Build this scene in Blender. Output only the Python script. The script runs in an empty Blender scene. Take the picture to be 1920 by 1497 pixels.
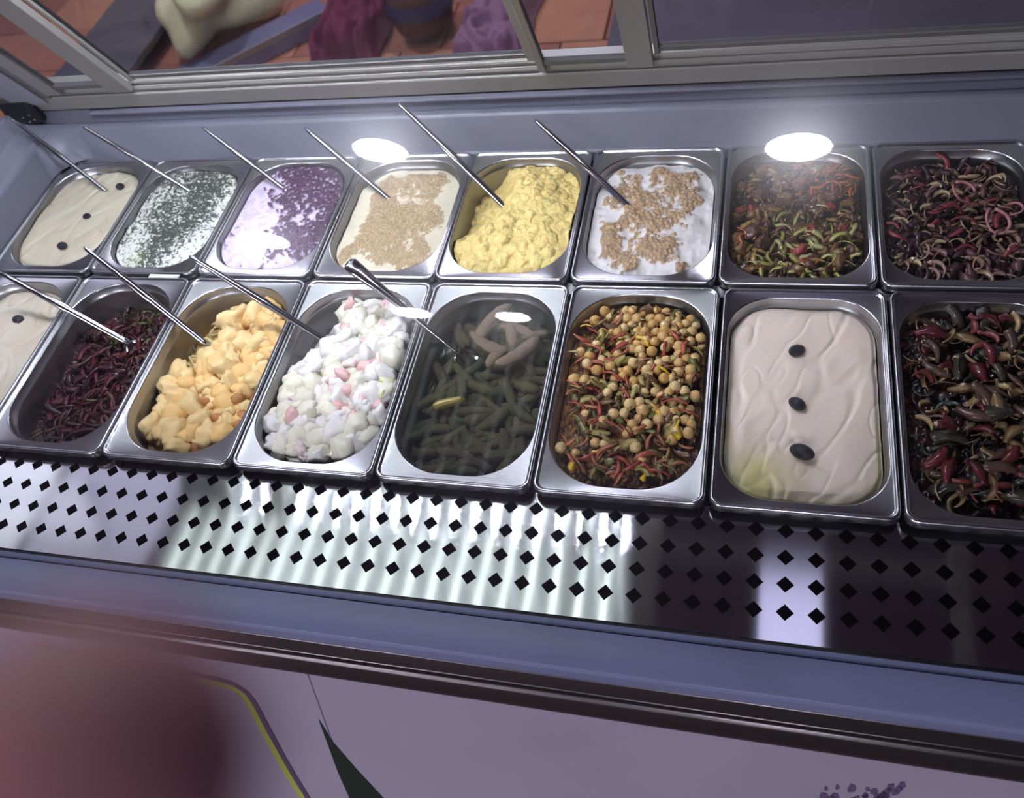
import bpy, bmesh, math, random
import numpy as np
from mathutils import Vector, Matrix, Euler
C = bpy.context.scene.collection
SC = bpy.context.scene
PI = math.pi

# ------------------------------------------------------------------ camera, world, exposure, lights
cam_d = bpy.data.cameras.new('camera'); cam = bpy.data.objects.new('camera', cam_d); C.objects.link(cam)
cam_d.sensor_width = 36; cam_d.lens = 36*1575.4/1920; cam_d.clip_start = .005
cam.location = (1.1031, -.4036, .7608)
cam.rotation_euler = (Matrix.Rotation(.4402, 3, 'Z') @ Matrix.Rotation(.6454, 3, 'X') @ Matrix.Rotation(-.3049, 3, 'Z')).to_euler()
cam_d.dof.use_dof = True; cam_d.dof.focus_distance = .92; cam_d.dof.aperture_fstop = 7.0
SC.camera = cam
w = bpy.data.worlds.new('world'); SC.world = w; w.use_nodes = True
w.node_tree.nodes['Background'].inputs[0].default_value = (.32, .30, .42, 1)
w.node_tree.nodes['Background'].inputs[1].default_value = .12
SC.view_settings.view_transform = 'Standard'; SC.view_settings.look = 'None'
SC.view_settings.gamma = 1; SC.view_settings.use_curve_mapping = False
SC.view_settings.exposure = 0.0
SC.cycles.caustics_reflective = False; SC.cycles.caustics_refractive = False
SC.cycles.sample_clamp_indirect = 3.0; SC.cycles.max_bounces = 8; SC.cycles.transparent_max_bounces = 12
DOWNLIGHT = 260.0          # radiance of the round ceiling lamps
LED_L = 1100.0              # radiance of the led chips under the top rail
PANEL_L, TUBE_L = .66, 4.2 # ribbed ceiling panel: diffuser, tubes

# ------------------------------------------------------------------ colour, material helpers
def lin(r, g, b):
    f = lambda c: (c/255/12.92) if c/255 <= .04045 else ((c/255+.055)/1.055)**2.4
    return (f(r), f(g), f(b), 1)
def newmat(name):
    m = bpy.data.materials.new(name); m.use_nodes = True
    nt = m.node_tree; return m, nt, nt.nodes['Principled BSDF']
def mat(name, col, rough=.5, metal=0, spec=.5, bump=0, bscale=60, vary=0, sss=0, coat=0, stretch=None, emit=None, es=0):
    m, nt, p = newmat(name)
    p.inputs['Base Color'].default_value = col; p.inputs['Roughness'].default_value = rough
    p.inputs['Metallic'].default_value = metal; p.inputs['Specular IOR Level'].default_value = spec
    p.inputs['Coat Weight'].default_value = coat; p.inputs['Coat Roughness'].default_value = .08
    if sss:
        p.inputs['Subsurface Weight'].default_value = sss; p.inputs['Subsurface Scale'].default_value = .004
        p.inputs['Subsurface Radius'].default_value = (1, .6, .4)
    if emit: p.inputs['Emission Color'].default_value = emit; p.inputs['Emission Strength'].default_value = es
    if bump or vary:
        tc = nt.nodes.new('ShaderNodeTexCoord'); mp = nt.nodes.new('ShaderNodeMapping')
        if stretch: mp.inputs['Scale'].default_value = stretch
        nt.links.new(tc.outputs['Object'], mp.inputs[0])
        n = nt.nodes.new('ShaderNodeTexNoise'); n.inputs['Scale'].default_value = bscale; n.inputs['Detail'].default_value = 4
        nt.links.new(mp.outputs[0], n.inputs['Vector'])
        if bump:
            b = nt.nodes.new('ShaderNodeBump'); b.inputs['Strength'].default_value = bump; b.inputs['Distance'].default_value = .002
            nt.links.new(n.outputs[0], b.inputs['Height']); nt.links.new(b.outputs[0], p.inputs['Normal'])
        if vary:
            r = nt.nodes.new('ShaderNodeMixRGB'); r.blend_type = 'MULTIPLY'; r.inputs[0].default_value = 1
            rp = nt.nodes.new('ShaderNodeMapRange'); rp.inputs[1].default_value = .3; rp.inputs[2].default_value = .7
            rp.inputs[3].default_value = 1-vary; rp.inputs[4].default_value = 1+vary*.3
            nt.links.new(n.outputs[0], rp.inputs[0]); r.inputs[1].default_value = col
            nt.links.new(rp.outputs[0], r.inputs[2]); nt.links.new(r.outputs[0], p.inputs['Base Color'])
    return m
def vcol_mat(name, rough=.5, spec=.4, sss=0, bump=0, bscale=400):
    m, nt, p = newmat(name)
    a = nt.nodes.new('ShaderNodeAttribute'); a.attribute_name = 'food'
    nt.links.new(a.outputs['Color'], p.inputs['Base Color'])
    p.inputs['Roughness'].default_value = rough; p.inputs['Specular IOR Level'].default_value = spec
    if sss:
        p.inputs['Subsurface Weight'].default_value = sss; p.inputs['Subsurface Scale'].default_value = .003
    if bump:
        tc = nt.nodes.new('ShaderNodeTexCoord'); n = nt.nodes.new('ShaderNodeTexNoise'); n.inputs['Scale'].default_value = bscale
        b = nt.nodes.new('ShaderNodeBump'); b.inputs['Strength'].default_value = bump; b.inputs['Distance'].default_value = .001
        nt.links.new(tc.outputs['Object'], n.inputs['Vector']); nt.links.new(n.outputs[0], b.inputs['Height']); nt.links.new(b.outputs[0], p.inputs['Normal'])
    return m
def glass_mat(name, tint=(.97, .98, .98, 1), ior=1.5, haze=.012, gain=1.0):
    m = bpy.data.materials.new(name); m.use_nodes = True; nt = m.node_tree; nt.nodes.clear()
    out = nt.nodes.new('ShaderNodeOutputMaterial'); tr = nt.nodes.new('ShaderNodeBsdfTransparent'); tr.inputs[0].default_value = tint
    g = nt.nodes.new('ShaderNodeBsdfGlossy'); g.inputs['Roughness'].default_value = 0.0
    g2 = nt.nodes.new('ShaderNodeBsdfGlossy'); g2.inputs['Roughness'].default_value = .16
    lw = nt.nodes.new('ShaderNodeLayerWeight'); lw.inputs[0].default_value = .5
    pw = nt.nodes.new('ShaderNodeMath'); pw.operation = 'POWER'; pw.inputs[1].default_value = 5; nt.links.new(lw.outputs['Facing'], pw.inputs[0])
    f0 = ((ior-1)/(ior+1))**2; fr = nt.nodes.new('ShaderNodeMath'); fr.operation = 'MULTIPLY_ADD'
    fr.inputs[1].default_value = 1-f0; fr.inputs[2].default_value = f0; nt.links.new(pw.outputs[0], fr.inputs[0])
    mx = nt.nodes.new('ShaderNodeMixShader'); mx2 = nt.nodes.new('ShaderNodeMixShader')
    nt.links.new(fr.outputs[0], mx.inputs[0]); nt.links.new(tr.outputs[0], mx.inputs[1]); nt.links.new(g.outputs[0], mx.inputs[2])
    mx2.inputs[0].default_value = haze
    nt.links.new(mx.outputs[0], mx2.inputs[1]); nt.links.new(g2.outputs[0], mx2.inputs[2]); nt.links.new(mx2.outputs[0], out.inputs[0])
    return m
def emis(name, col, s):
    m = bpy.data.materials.new(name); m.use_nodes = True; nt = m.node_tree; nt.nodes.clear()
    out = nt.nodes.new('ShaderNodeOutputMaterial'); e = nt.nodes.new('ShaderNodeEmission')
    e.inputs[0].default_value = col; e.inputs[1].default_value = s; nt.links.new(e.outputs[0], out.inputs[0]); return m

M = {}
M['steel'] = mat('brushed_steel', (.60, .60, .63, 1), .24, 1, bump=.05, bscale=30, stretch=(2, 30, 8))
M['steel_in'] = mat('pan_inner_steel', (.56, .56, .58, 1), .30, 1, bump=.05, bscale=14)
M['perf'] = mat('perforated_steel', (.58, .59, .61, 1), .085, 1)
_nt = M['perf'].node_tree; _p = _nt.nodes['Principled BSDF']; _p.inputs['Anisotropic'].default_value = .93
_c = _nt.nodes.new('ShaderNodeCombineXYZ'); _c.inputs[1].default_value = 1.0; _nt.links.new(_c.outputs[0], _p.inputs['Tangent'])
M['spoon'] = mat('polished_steel', (.62, .61, .66, 1), .12, 1)
M['enamel'] = mat('violet_grey_enamel', lin(122, 127, 164), .33, 0, .5)
M['liner'] = mat('grey_liner', lin(122, 122, 138), .38, 0, .5)
M['gasket'] = mat('black_gasket', (.008, .008, .012, 1), .5)
M['alu'] = mat('grey_aluminium', lin(184, 182, 176), .42, .15, .5)
M['alu_dark'] = mat('dark_aluminium', lin(140, 138, 136), .40, .2, .5)
M['jamb'] = mat('pale_jamb', lin(190, 188, 200), .4)
M['rub'] = mat('dark_polished_rail', (.10, .088, .095, 1), .28, .85, bump=.08, bscale=20, stretch=(.3, 20, 20))
M['front'] = mat('white_printed_panel', lin(160, 148, 170), .45, vary=.05, bscale=6)
M['print_violet'] = mat('violet_print', lin(92, 70, 100), .45)
M['print_green'] = mat('lime_print', lin(170, 178, 80), .45)
M['print_dark'] = mat('dark_green_print', lin(26, 40, 34), .45)
M['void'] = mat('dark_well', (.02, .02, .025, 1), .5, .3)
M['glass'] = glass_mat('front_glass')
M['door_glass'] = glass_mat('door_glass', (.86, .85, .90, 1), 1.22, .004)
M['label'] = mat('white_tag', (.8, .8, .8, 1), .5)

# ------------------------------------------------------------------ mesh helpers
def mesh_obj(name, v, f, m, parent=None, smooth=False, loc=None):
    me = bpy.data.meshes.new(name); me.from_pydata([tuple(map(float, p)) for p in v], [], [tuple(int(i) for i in q) for q in f]); me.update()
    if m is not None:
        for mm in (m if isinstance(m, (list, tuple)) else [m]): me.materials.append(mm)
    if smooth: me.polygons.foreach_set('use_smooth', [True]*len(me.polygons))
    o = bpy.data.objects.new(name, me); C.objects.link(o)
    if parent: o.parent = parent
    if loc: o.location = loc
    return o
def tag(o, label=None, cat=None, group=None, kind=None):
    if label: o['label'] = label
    if cat: o['category'] = cat
    if group: o['group'] = group
    if kind: o['kind'] = kind
    return o
def empty(name, loc=(0, 0, 0)):
    o = bpy.data.objects.new(name, None); C.objects.link(o); o.location = loc; o.empty_display_size = .02; return o
def box_vf(x0, x1, y0, y1, z0, z1, off=0):
    v = [(x, y, z) for x in (x0, x1) for y in (y0, y1) for z in (z0, z1)]
    f = [(0, 1, 3, 2), (4, 6, 7, 5), (0, 4, 5, 1), (2, 3, 7, 6), (0, 2, 6, 4), (1, 5, 7, 3)]
    return v, [tuple(i+off for i in q) for q in f]
def box(name, x0, x1, y0, y1, z0, z1, m, parent=None, bev=0):
    v, f = box_vf(x0, x1, y0, y1, z0, z1); o = mesh_obj(name, v, f, m, parent)
    if bev:
        b = o.modifiers.new('bevel', 'BEVEL'); b.width = bev; b.segments = 2; b.limit_method = 'ANGLE'
    return o
def extrude(name, prof, x0, x1, m, parent=None, bev=0):
    n = len(prof); v = [(x0, y, z) for y, z in prof]+[(x1, y, z) for y, z in prof]
    f = [(i, (i+1) % n, (i+1) % n+n, i+n) for i in range(n)]+[tuple(range(n))[::-1], tuple(range(n, 2*n))]
    o = mesh_obj(name, v, f, m, parent)
    bm = bmesh.new(); bm.from_mesh(o.data); bmesh.ops.recalc_face_normals(bm, faces=bm.faces); bm.to_mesh(o.data); bm.free()
    if bev:
        b = o.modifiers.new('bevel', 'BEVEL'); b.width = bev; b.segments = 3; b.limit_method = 'ANGLE'; b.angle_limit = .4
        o.data.polygons.foreach_set('use_smooth', [True]*len(o.data.polygons))
        try: b.harden_normals = True
        except Exception: pass
    return o
def tube(name, pts, rads, m, parent=None, n=10, flat=None):
    """round bar through pts; flat = list of (side, thickness) scale pairs"""
    pts = [Vector(p) for p in pts]; v = []; f = []
    up = Vector((0, 0, 1)); side = None
    for i, p in enumerate(pts):
        d = (pts[min(i+1, len(pts)-1)]-pts[max(i-1, 0)]).normalized()
        s = d.cross(up).normalized(); u = s.cross(d).normalized()
        a, b = flat[i] if flat else (1, 1)
        for k in range(n):
            t = 2*PI*k/n; v.append(p+s*(math.cos(t)*rads[i]*a)+u*(math.sin(t)*rads[i]*b))
    for i in range(len(pts)-1):
        for k in range(n): f.append((i*n+k, i*n+(k+1) % n, (i+1)*n+(k+1) % n, (i+1)*n+k))
    f.append(tuple(range(n))[::-1]); f.append(tuple(range((len(pts)-1)*n, len(pts)*n)))
    return mesh_obj(name, v, f, m, parent, smooth=True)

# ------------------------------------------------------------------ numpy noise
def _h(ix, iy, seed):
    n = (ix.astype(np.int64)*374761393+iy.astype(np.int64)*668265263+seed*982451653) & 0x7fffffff
    n = ((n ^ (n >> 13))*1274126177) & 0x7fffffff
    return ((n ^ (n >> 16)) & 0xffff)/65535.0
def vnoise(x, y, seed=0):
    ix = np.floor(x); iy = np.floor(y); fx = x-ix; fy = y-iy
    fx = fx*fx*(3-2*fx); fy = fy*fy*(3-2*fy)
    a = _h(ix, iy, seed); b = _h(ix+1, iy, seed); c = _h(ix, iy+1, seed); d = _h(ix+1, iy+1, seed)
    return (a*(1-fx)+b*fx)*(1-fy)+(c*(1-fx)+d*fx)*fy
def fbm(x, y, seed=0, o=4):
    s = 0; a = .5; t = 0
    for i in range(o): s = s+a*vnoise(x*2**i+17.3*i, y*2**i-9.1*i, seed+i); t += a; a *= .5
    return s/t
def worley(x, y, seed=0):
    """distance to nearest and second nearest feature point, id of the nearest"""
    ix = np.floor(x); iy = np.floor(y); d1 = np.full(x.shape, 9.); d2 = np.full(x.shape, 9.); idn = np.zeros(x.shape)
    for dx in (-1, 0, 1):
        for dy in (-1, 0, 1):
            cx, cy = ix+dx, iy+dy; px = cx+_h(cx, cy, seed+5); py = cy+_h(cx, cy, seed+11)
            d = np.hypot(x-px, y-py); k = _h(cx, cy, seed+23)
            c = d < d1; d2 = np.where(c, d1, np.minimum(d2, d)); idn = np.where(c, k, idn); d1 = np.where(c, d, d1)
    return d1, d2, idn
def sst(a, b, x): t = np.clip((x-a)/(b-a), 0, 1); return t*t*(3-2*t)
def mix(c1, c2, t): return c1*(1-t[:, None])+c2*t[:, None]
def col(r, g, b): return np.array(lin(r, g, b)[:3])

# ------------------------------------------------------------------ the room around the case
CEIL, FLOOR = 1.6, -.9
def struct(o): o['kind'] = 'structure'; return o
fl = struct(box('floor', -4, 5, -7, 3.6, FLOOR-.06, FLOOR-.012, mat('grout', lin(70, 52, 48), .8)))
tm = [mat('terracotta_tile_%d' % i, lin(*c), .35, vary=.15, bscale=9) for i, c in enumerate([(176, 118, 92), (160, 104, 84), (188, 130, 100)])]
tmesh = []
for i in range(3):
    v, f = box_vf(-.147, .147, -.147, .147, -.012, 0)
    o = mesh_obj('tile', v, f, tm[i]); b = bmesh.new(); b.from_mesh(o.data)
    bmesh.ops.bevel(b, geom=[e for e in b.edges if all(q.co.z > -.001 for q in e.verts)], offset=.003, segments=1, affect='EDGES'); b.to_mesh(o.data); b.free()
    tmesh.append(o.data); bpy.data.objects.remove(o)
rnd = random.Random(4)
for i in range(16):
    for j in range(7):
        o = bpy.data.objects.new('tile', tmesh[rnd.randrange(3)]); C.objects.link(o); o.parent = fl
        o.location = (-3.0+.3*i+.15*(j % 2), 1.5+.3*j, FLOOR+rnd.uniform(-.001, .001)); o.rotation_euler = (0, 0, rnd.uniform(-.004, .004))
struct(box('ceiling', -4, 5, -7, 3.6, CEIL, CEIL+.05, mat('ceiling_paint', lin(150, 144, 168), .8)))
wm = mat('wall_paint', lin(130, 120, 140), .8, vary=.1, bscale=3)
struct(box('wall_back', -4, 5, 3.6, 3.7, FLOOR-.06, CEIL+.05, wm))
struct(box('wall_front', -4, 5, -7.1, -7, FLOOR-.06, CEIL+.05, wm))
struct(box('wall_left', -4.1, -4, -7.1, 3.7, FLOOR-.06, CEIL+.05, wm))
struct(box('wall_right', 5, 5.1, -7.1, 3.7, FLOOR-.06, CEIL+.05, wm))

# round downlights mirrored in the front glass, plus two added behind the case
dm = emis('downlight_glow', (.90, .90, 1.0, 1), DOWNLIGHT); rim_m = mat('white_lamp_rim', (.7, .7, .7, 1), .4)
def disc(r, z, n=40): return [(r*math.cos(2*PI*k/n), r*math.sin(2*PI*k/n), z) for k in range(n)]
for i, (x, y, r, lb) in enumerate([(-.435, -2.48, .118, 'round white ceiling downlight behind the viewer, mirrored left in the glass'),
        (1.288, -2.54, .122, 'round white ceiling downlight behind the viewer, mirrored right in the glass'),
        (-1.69, -3.64, .15, 'round ceiling downlight farther left, mirrored over the purple pan'),
        (-.57, -5.36, .13, 'round far ceiling downlight, mirrored over the gherkins'),
        (-1.1, 2.55, .11, 'added round downlight, out of view, brightening the left of the floor behind the case'),  # unseen lamp, added so the floor behind the doors is lit
        (.35, 2.75, .11, 'added round downlight, out of view, brightening the right of the floor behind the case'),  # second added lamp for the dark floor behind the doors
        (-1.38, -5.32, .15, 'round far ceiling downlight, mirrored beside the ladle')]):
    t = tag(empty('ceiling_downlight', (x, y, CEIL)), lb, 'ceiling lamp', 'round ceiling downlights')
    n = 40
    v = disc(r+.02, -.0005)+disc(r+.015, -.012)+disc(r, -.012)+disc(r, -.006)
    f = [(a*n+k, a*n+(k+1) % n, (a+1)*n+(k+1) % n, (a+1)*n+k) for a in range(3) for k in range(n)]
    mesh_obj('rim', v, f, rim_m, t, True)
    mesh_obj('diffuser', disc(r, -.008), [tuple(range(n))[::-1]], dm, t)
# ribbed light panel above the counter: mirrored in the perforated steel
def light_panel(x0, x1, y0, y1, base, tubes, tl, c, label, n):
    t = tag(empty('ceiling_light_panel', ((x0+x1)/2, (y0+y1)/2, CEIL)), label, 'ceiling lamp')
    hx, hy = (x1-x0)/2, (y1-y0)/2
    v = []; f = []
    for q in ((-hx-.02, -hx, -hy-.02, hy+.02), (hx, hx+.02, -hy-.02, hy+.02), (-hx, hx, -hy-.02, -hy), (-hx, hx, hy, hy+.02)):
        a, b_ = box_vf(*q, -.03, -.001, len(v)); v += a; f += b_
    mesh_obj('frame', v, f, rim_m, t)
    mesh_obj('diffuser', [(-hx, -hy, -.006), (-hx, hy, -.006), (hx, hy, -.006), (hx, -hy, -.006)], [(0, 1, 2, 3)], emis('diffuser_glow', c, base), t)
    if tubes:
        tmn = emis('tube_glow', c, tl)
        for k in range(tubes):
            x = -hx+(k+.5)*2*hx/tubes
            v, f = box_vf(x-.008, x+.008, -hy+.01, hy-.01, -.022, -.010); mesh_obj('light_tube', v, f, tmn, t)
light_panel(-.74, .80, .30, 1.95, PANEL_L, 20, TUBE_L, (.90, 1.0, .95, 1), 'wide ceiling light panel with parallel bright tubes above the counter', 20)
light_panel(-2.2, -1.34, .30, 1.30, 1.9, 0, 0, (.88, .88, 1.0, 1), 'plain bright ceiling light panel left of the ribbed one', 0)
light_panel(-1.32, -.80, .10, 1.30, 1.0, 0, 0, (.80, .76, 1.0, 1), 'dim lilac ceiling light panel between the bright ones', 0)
light_panel(1.20, 1.37, .36, .66, 2.6, 0, 0, (.70, .66, 1.0, 1), 'small lilac ceiling light panel at the right end of the counter', 0)

# ------------------------------------------------------------------ things behind the case, seen through the rear doors
def blob(name, loc, sc, m, seed, amp=.15, sub=3, parent=None, fr=2.0):
    bm = bmesh.new(); bmesh.ops.create_icosphere(bm, subdivisions=sub, radius=1)
    from mathutils import noise as N
    for q in bm.verts:
        d = 1+amp*(N.noise(q.co*fr+Vector((seed*7.7, seed*3.1, 0)))*1.6)
        q.co = Vector((q.co.x*d*sc[0], q.co.y*d*sc[1], max(q.co.z, -.9)*d*sc[2]))
    me = bpy.data.meshes.new(name); bm.to_mesh(me); bm.free(); me.materials.append(m)
    me.polygons.foreach_set('use_smooth', [True]*len(me.polygons))
    o = bpy.data.objects.new(name, me); C.objects.link(o); o.location = loc
    if parent: o.parent = parent
    return o
def fold_cloth(name, x0, x1, y0, y1, z, h, m, seed, rot=0):
    n = 40; v = []; f = []
    X, Y = np.meshgrid(np.linspace(0, 1, n), np.linspace(0, 1, n), indexing='ij')
    Z = z+h*np.abs(np.sin((X*3+fbm(X*3, Y*3, seed)*2.2)*PI))*.6+h*fbm(X*5, Y*5, seed+3)
    e = np.minimum(np.minimum(X, 1-X), np.minimum(Y, 1-Y)); Z = z+.004+(Z-z)*sst(0, .12, e)
    XX = x0+(x1-x0)*(X+.06*(vnoise(X*0+3, Y*5, seed)-.5)); YY = y0+(y1-y0)*(Y+.06*(vnoise(X*5, Y*0+2, seed)-.5))
    v = np.stack([XX.ravel(), YY.ravel(), Z.ravel()], 1)
    f = [(i*n+j, (i+1)*n+j, (i+1)*n+j+1, i*n+j+1) for i in range(n-1) for j in range(n-1)]
    o = mesh_obj(name, v, f, m, smooth=True); s = o.modifiers.new('thick', 'SOLIDIFY'); s.thickness = .004; return o
st = tag(empty('steel_trolley', (-1.36, 2.33, FLOOR)), 'low grey steel platform behind the rear sliding doors, left of the pale yellow sack', 'platform')
box('deck', -.17, .17, -.28, .42, .06, .09, mat('dull_steel', lin(110, 108, 116), .4, .5), st, .004)
for sx in (-.13, .13):
    for sy in (-.24, .38): box('foot', sx-.02, sx+.02, sy-.02, sy+.02, .0, .06, M['alu_dark'], st)
tag(blob('sack', (-.98, 2.52, FLOOR+.17), (.20, .30, .19), mat('pale_yellow_cloth', lin(205, 202, 158), .8, vary=.12, bscale=5), 3, .35, 4, fr=1.6),
    'crumpled pale yellow sack on the floor behind the sliding doors', 'sack')
bb = tag(empty('bench_leg', (-.72, 2.32, FLOOR)), 'lilac grey steel beam lying slantwise behind the sliding doors', 'beam')
bb.rotation_euler = (0, 0, math.radians(44))
box('beam', -.4, .27, -.085, .085, 0, .05, mat('lilac_steel', lin(120, 118, 148), .4, .3), bb, .006)
box('lip', -.4, .27, -.085, -.075, .05, .075, M['alu_dark'], bb)
tag(fold_cloth('dark_red_cloth', -.50, -.22, 2.13, 2.75, FLOOR, .10, mat('dark_red_cloth', lin(104, 36, 62), .85, vary=.25, bscale=14), 5),
    'dark red cloth heaped on the floor behind the sliding doors', 'cloth')
t = tag(empty('jug', (-.075, 2.36, FLOOR)), 'brown oval jug with a blue band behind the sliding doors', 'jug')
jm = mat('brown_clay', lin(92, 66, 66), .5, vary=.1, bscale=9); n = 24
pr_ = [(.06, 0), (.105, .04), (.125, .12), (.11, .2), (.07, .27), (.05, .31), (.06, .33), (.05, .33), (.04, .3)]
mesh_obj('body', [(r*math.cos(2*PI*k/n), r*math.sin(2*PI*k/n), z) for r, z in pr_ for k in range(n)],
         [(a*n+k, a*n+(k+1) % n, (a+1)*n+(k+1) % n, (a+1)*n+k) for a in range(len(pr_)-1) for k in range(n)]+[tuple(range(n))[::-1]], jm, t, True)
pb = [(.1265, .11), (.128, .13), (.1225, .16)]
mesh_obj('band', [(r*math.cos(2*PI*k/n), r*math.sin(2*PI*k/n), z) for r, z in pb for k in range(n)],
         [(a*n+k, a*n+(k+1) % n, (a+1)*n+(k+1) % n, (a+1)*n+k) for a in range(2) for k in range(n)], mat('blue_glaze', lin(52, 62, 110), .4), t, True)
tube('handle', [(.045, 0, .29), (.12, 0, .29), (.15, 0, .22), (.115, 0, .17)], [.012]*4, jm, t)
tag(fold_cloth('mauve_cloth', .06, .34, 2.12, 2.62, FLOOR, .07, mat('mauve_cloth', lin(140, 100, 128), .85, vary=.2, bscale=10), 9),
    'mauve cloth on the floor beside the brown jug', 'cloth')
tag(box('dark_mat', .62, 1.9, 1.55, 2.9, FLOOR+.001, FLOOR+.02, mat('grey_rubber', lin(92, 86, 98), .7, vary=.15, bscale=12), None, .004),
    'grey rubber mat on the floor behind the right end of the case', 'mat')

# ------------------------------------------------------------------ display case
case = tag(empty('display_case', (.7, .2, FLOOR)), 'long refrigerated salad display case with steel top, sloping front glass and violet grey rim', 'display case')
CP = Vector((.7, .2, FLOOR))
def cp(o, parent=case):
    o.parent = parent
    if parent is case: o.location = o.location-CP
    return o
X0, X1 = -.02, 1.508
# perforated tray
def perforated():
    P = .02795; xs = .7108-26*P; nx = 55; rows = [-.0105, -.0385, -.0662, -.094]; h = .0082
    v = []; f = []; idx = {}
    def V(x, y):
        k = (round(x, 5), round(y, 5))
        if k not in idx: idx[k] = len(v); v.append((x, y, -.020))
        return idx[k]
    for i in range(nx):
        cx = xs+i*P; xa, xb = cx-P/2, cx+P/2
        ys = [.024]+[r for r in ()]; edges = [.0035, -.0245, -.0523, -.0801, -.108]
        for j, cy in enumerate(rows):
            ya, yb = edges[j+1], edges[j]
            O = [V(xa, ya), V(cx, ya), V(xb, ya), V(xb, cy), V(xb, yb), V(cx, yb), V(xa, yb), V(xa, cy)]
            D = [V(cx, cy-h), V(cx+h, cy), V(cx, cy+h), V(cx-h, cy)]
            f += [(O[0], O[1], D[0]), (O[0], D[0], D[3]), (O[0], D[3], O[7]), (O[1], O[2], D[0]), (O[2], D[1], D[0]), (O[2], O[3], D[1]),
                  (O[3], O[4], D[1]), (O[4], D[2], D[1]), (O[4], O[5], D[2]), (O[5], O[6], D[2]), (O[6], D[3], D[2]), (O[6], O[7], D[3])]
        f.append((V(xa, .0035), V(cx, .0035), V(xb, .0035), V(xb, .009), V(xa, .009)))
        f.append((V(xa, -.108), V(xa, -.1225), V(xb, -.1225), V(xb, -.108), V(cx, -.108)))
    o = mesh_obj('perforated_tray', v, f, M['perf'])
    bm = bmesh.new(); bm.from_mesh(o.data); bmesh.ops.recalc_face_normals(bm, faces=bm.faces)
    if sum(q.normal.z for q in bm.faces) < 0: bmesh.ops.reverse_faces(bm, faces=bm.faces)
    bm.to_mesh(o.data); bm.free()
    s = o.modifiers.new('thick', 'SOLIDIFY'); s.thickness = .0012; s.offset = -1
    return o
tray = cp(perforated()); tray['label'] = 'stainless tray with rows of diamond-shaped holes'
# well under the tray and pans
v = []; f = []
for q in ((X0, X1, -.123, .56, -.26, -.25), (X0, X1, -.130, -.123, -.26, -.024), (X0, X1, .552, .56, -.25, -.02), (X0-.008, X0, -.13, .56, -.26, -.02), (X1, X1+.008, -.13, .56, -.26, -.02)):
    a, b_ = box_vf(*q, len(v)); v += a; f += b_
cp(mesh_obj('well', v, f, M['void']))
for y0, y1 in ((-.0, .012), (.286, .304), (.538, .552)): cp(box('support_bar', X0, X1, y0, y1, -.045 if y0 else -.19, -.0125 if y0 else -.024, M['steel']))
# front ledge
cp(extrude('seal', [(-.1225, -.03), (-.1225, -.0215), (-.127, -.0215), (-.127, -.03)], X0-.4, X1+.075, M['gasket']))
cp(extrude('front_ledge', [(-.127, -.06), (-.127, -.0175), (-.1338, -.0178), (-.1345, -.0225), (-.1352, -.0225), (-.1358, -.0150), (-.1400, -.0140), (-.1690, -.0125), (-.1735, -.0135), (-.1760, -.0170), (-.1770, -.0240), (-.1770, -.034), (-.16, -.06)], X0-.4, X1+.075, M['enamel'], bev=.0008))
cp(extrude('rub_rail', [(-.16, -.034), (-.1772, -.034), (-.1790, -.0365), (-.1850, -.0490), (-.1890, -.0500), (-.1925, -.0530), (-.1975, -.0640), (-.1995, -.0740), (-.1975, -.0840), (-.190, -.0880), (-.16, -.088)], X0-.4, X1+.075, M['rub'], bev=.0012))
fp = cp(extrude('front_panel', [(-.18, -.088), (-.190, -.085), (-.190-.36*.465, -.55), (-.190-.36*.465, FLOOR+.1), (-.30, FLOOR+.1), (-.30, -.55)], X0-.4, X1+.075, M['front']))
fp['label'] = 'white front panel with printed curved lines'
box_o = cp(box('plinth', X0-.35, X1+.05, -.28, .55, FLOOR, FLOOR+.1, M['alu_dark']))
cp(box('end_panel', X1+.055, X1+.075, -.18, .60, FLOOR+.1, -.02, M['enamel'])); cp(box('rear_panel', X0-.05, X1+.055, .575, .60, FLOOR+.1, .02, M['alu_dark'])); cp(box('end_panel', X0-.42, X0-.40, -.18, .60, FLOOR+.1, -.02, M['enamel']))
def FP(x, z, o=.0008):
    s = .36; n_ = Vector((0, -1, s)).normalized(); return Vector((x, -.190+s*(z+.085), z))+Vector((0, n_.y, -n_.z))*o*1.0
def ribbon(name, pts, wd, m, o):
    P = [Vector((a, 0, b)) for a, b in pts]; Q = []
    # catmull-rom smoothing
    for i in range(len(P)-1):
        p0, p1, p2, p3 = P[max(i-1, 0)], P[i], P[i+1], P[min(i+2, len(P)-1)]
        for k in range(6):
            t = k/6; Q.append(.5*((2*p1)+(p2-p0)*t+(2*p0-5*p1+4*p2-p3)*t*t+(3*p1-p0-3*p2+p3)*t**3))
    Q.append(P[-1]); v = []
    for i, q in enumerate(Q):
        d = (Q[min(i+1, len(Q)-1)]-Q[max(i-1, 0)]).normalized(); nn = Vector((-d.z, 0, d.x))
        a, b_ = wd
        v += [FP(q.x+nn.x*a, q.z+nn.z*a, o), FP(q.x+nn.x*b_, q.z+nn.z*b_, o)]
    f = [(2*i, 2*i+1, 2*i+3, 2*i+2) for i in range(len(Q)-1)]
    ob = mesh_obj(name, v, f, m); ob.parent = fp; ob.matrix_parent_inverse = Matrix.Translation(CP)@Matrix.Identity(4)
    ob.matrix_parent_inverse = Matrix.Identity(4); return ob
line = [(.30, -.118), (.42, -.128), (.516, -.1285), (.553, -.130), (.5745, -.139), (.5845, -.160), (.588, -.2147), (.5935, -.2868), (.601, -.3495), (.615, -.46), (.63, -.54)]
rb1 = ribbon('printed_line', line, (-.004, .004), M['print_violet'], .0009)
rb2 = ribbon('printed_band', line, (-.0135, -.004), M['print_green'], .0007)
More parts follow.
